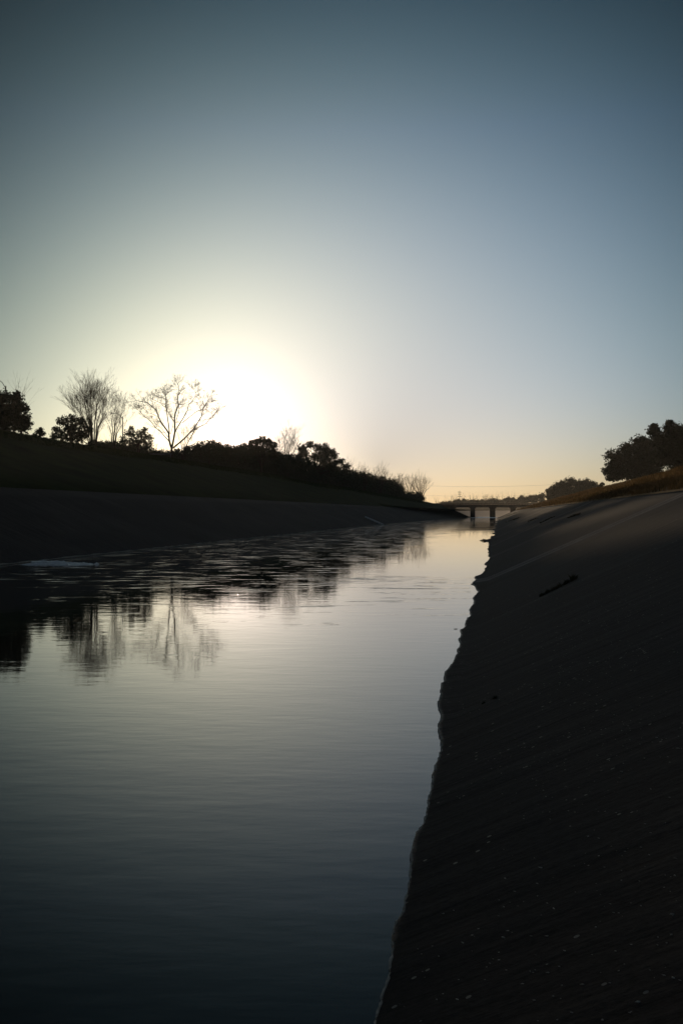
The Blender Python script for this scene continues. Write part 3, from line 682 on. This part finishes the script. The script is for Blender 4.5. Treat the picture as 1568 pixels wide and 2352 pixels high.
tag(b.build('drain_pipe', M['pale'], None, True), 'pale pipe lying down the left concrete bank into the water', 'pipe')

# ------------------------------------------------------------------ grass and weeds
def blades(name, samples, m_, lb, cat, wid, kind='stuff', org=None):
    vv, ff = [], []
    for (p, h, lean, wd) in samples:
        i = len(vv); t = rnd.uniform(0, math.pi); u = Vector((math.cos(t), math.sin(t), 0))*wd
        tip = p + lean + Vector((0, 0, h)); mid = p + lean*.35 + Vector((0, 0, h*.55))
        vv += [p-u, p+u, mid+u*.7, tip, mid-u*.7]; ff.append((i, i+1, i+2, i+3, i+4))
    if org is not None: vv = [q-org for q in vv]
    o = mk(name, vv, ff, m_, loc=org); return tag(o, lb, cat, kind=kind)
S = []
for _ in range(62000):
    v = 24*math.exp(rnd.random()*math.log(330/24)); a = 5.35 + (rnd.random()**.9)*13
    if a < 5.6+.5*math.sin(v*.7)+.4*math.sin(v*2.3): 
        if rnd.random() < .5: continue
    tall = .5 + .5*math.sin(v*.23+a*.7)*math.sin(a*.9+v*.11)
    h = rnd.uniform(.10, .34)*(.6+.8*tall); S.append((W(a, v, ground_z(a, v)-.03), h, Vector((rnd.gauss(0, .3), rnd.gauss(0, .3), 0))*h, .008+v*.00032))
blades('dry_grass', S, M['blade_dry'], 'dry brown grass covering the right bank above the concrete', 'grass', .02)
S = []
for _ in range(30000):
    v = 60*math.exp(rnd.random()*math.log(330/60)); kl = left_prof(v)[3]; a = kl + rnd.uniform(-2.5, 5)
    h = rnd.uniform(.08, .25); S.append((W(a, v, ground_z(a, v)-.03), h, Vector((rnd.gauss(0, .3), rnd.gauss(0, .3), 0))*h, .01+v*.0003))
blades('green_grass', S, M['blade_green'], 'short green grass along the left crest', 'grass', .02)
def surf(a, v): return max(right_z(a), .012 + .13*(a-edge(v))) + slab(v)[0]*min(1, max(0, right_z(a))/.8)
def tuft(p0, p1, n, h, lb, wd=.006, width=.12, group='weeds in the concrete joints'):
    (a0, v0), (a1, v1) = hit_right(*p0), hit_right(*p1); S = []; org = W(a0, v0, surf(a0, v0))
    for _ in range(n):
        t = rnd.random(); k = .5 + .5*math.sin(t*5.3+n)*math.sin(t*11+1); a = a0+(a1-a0)*t; v = v0+(v1-v0)*t+rnd.gauss(0, width); hh = h*rnd.uniform(.15, 1.1)**1.5*(.35+.7*t*k+.2*math.sin(t*37))
        if mn.noise(Vector((t*9, n*.1, 0))) < -.28: continue
        hh = max(hh, .01)
        if a1 == a0: a += rnd.gauss(0, width)
        S.append((W(a, v, surf(a, v)-.01), hh, Vector((rnd.gauss(0, .45), rnd.gauss(0, .45), 0))*hh, wd))
    o = blades('weed_tuft', S, M['weed'], lb, 'weeds', wd, None, org); o['group'] = group
tuft((1238,1371), (1322,1330), 1100, .14, 'long dark strip of weeds growing in a joint of the right bank', .006, .05)
tuft((1105,1618), (1112,1615), 130, .045, 'small black weed nearer the water of the close pair on the right bank', .003, .014)
tuft((1129,1607), (1140,1603), 130, .05, 'small black weed farther up the slope of the close pair on the right bank', .003, .014)
tuft((1304,1190), (1332,1180), 300, .16, 'dark weed clump below the dry grass left of the big trees', .02, .4)
tuft((1212,1198), (1235,1190), 260, .16, 'dark weed clump on the far right slope nearest the bridge end', .03, .6)
tuft((1240,1202), (1275,1186), 260, .13, 'thin dark line of weeds between two clumps on the far right slope', .03, .5)
tuft((1148,1190), (1185,1178), 400, .3, 'dark weeds at the water corner just before the bridge', .05, 1.5)
tuft((1160,1200), (1196,1188), 250, .2, 'low weeds on the far slope below the bridge end', .04, 1)
# drift snagged on the edge of the right slope
b = MB(); Yd = H*F/(1242-1176); o = pix(1118, 1242, Yd); o.z = .0
for i in range(26):
    q = Vector((rnd.uniform(-.25, .35), rnd.uniform(-.5, .5), rnd.uniform(0, .06))); e = q + Vector((rnd.uniform(-.5, .1), rnd.uniform(-.3, .3), rnd.uniform(-.02, .08)))
    b.tube([q, q.lerp(e, .5)+Vector((0, 0, rnd.uniform(0, .05))), e], [.02, .015, .006], 5)
d = b.build('driftwood', M['bark']); d.location = o; tag(d, 'dark snag of driftwood poking from the right bank into the water', 'driftwood')
# loose pale grit on the near slope
vv, ff = [], []
for _ in range(4500):
    v = rnd.uniform(2.2, 14); a = rnd.uniform(edge(v)+.05, 3.2)
    if math.sin(a*2.3+v)*math.sin(v*1.3-a) + rnd.uniform(-.6, .6) < .1: continue
    z = surf(a, v); r = rnd.uniform(.0013, .0055)*(1 if rnd.random() < .97 else 1.8); p = W(a, v, z+r*.3); i = len(vv); el = rnd.uniform(1, 2.2); t = rnd.uniform(0, 3.14)
    for (x, y, zz) in ((1, 0, 0), (0, 1, 0), (-1, 0, 0), (0, -1, 0), (0, 0, .35), (0, 0, -.3)):
        x *= r*el; y *= r; vv.append(p + Vector((x*math.cos(t)-y*math.sin(t), x*math.sin(t)+y*math.cos(t), zz*r)))
    for q in range(4): ff.append((i+q, i+(q+1) % 4, i+4)); ff.append((i+(q+1) % 4, i+q, i+5))
tag(mk('gravel', vv, ff, M['pebble'], smooth=True), 'scattered pale grit on the dark concrete slope', 'gravel', kind='stuff')

p = pix(1046, 1445, H*F/(1445-1176)); r = .02; vv = [(r*1.9*math.cos(k*.785), r*math.sin(k*.785), .004+.003*math.cos(k*1.57)) for k in range(8)] + [(0, 0, .009), (0, 0, -.002)]
o = mk('floating_leaf', vv, [(k, (k+1) % 8, 8) for k in range(8)] + [((k+1) % 8, k, 9) for k in range(8)], M['weed'], loc=p); tag(o, 'small dark leaf afloat beside the right bank', 'leaf')
# ------------------------------------------------------------------ haze
hz_b = MB(); hz_b.box((0, 850, 22), 4400, 3000, 54)
m = bpy.data.materials.new('evening_haze'); m.use_nodes = True; t = m.node_tree; t.nodes.remove(t.nodes['Principled BSDF'])
pv = nd(t, 'ShaderNodeVolumePrincipled'); pv.inputs['Color'].default_value = (.95, .93, .9, 1); pv.inputs['Density'].default_value = .00016; pv.inputs['Anisotropy'].default_value = .5
t.links.new(pv.outputs[0], t.nodes['Material Output'].inputs['Volume'])
tag(hz_b.build('haze', m), kind='stuff')
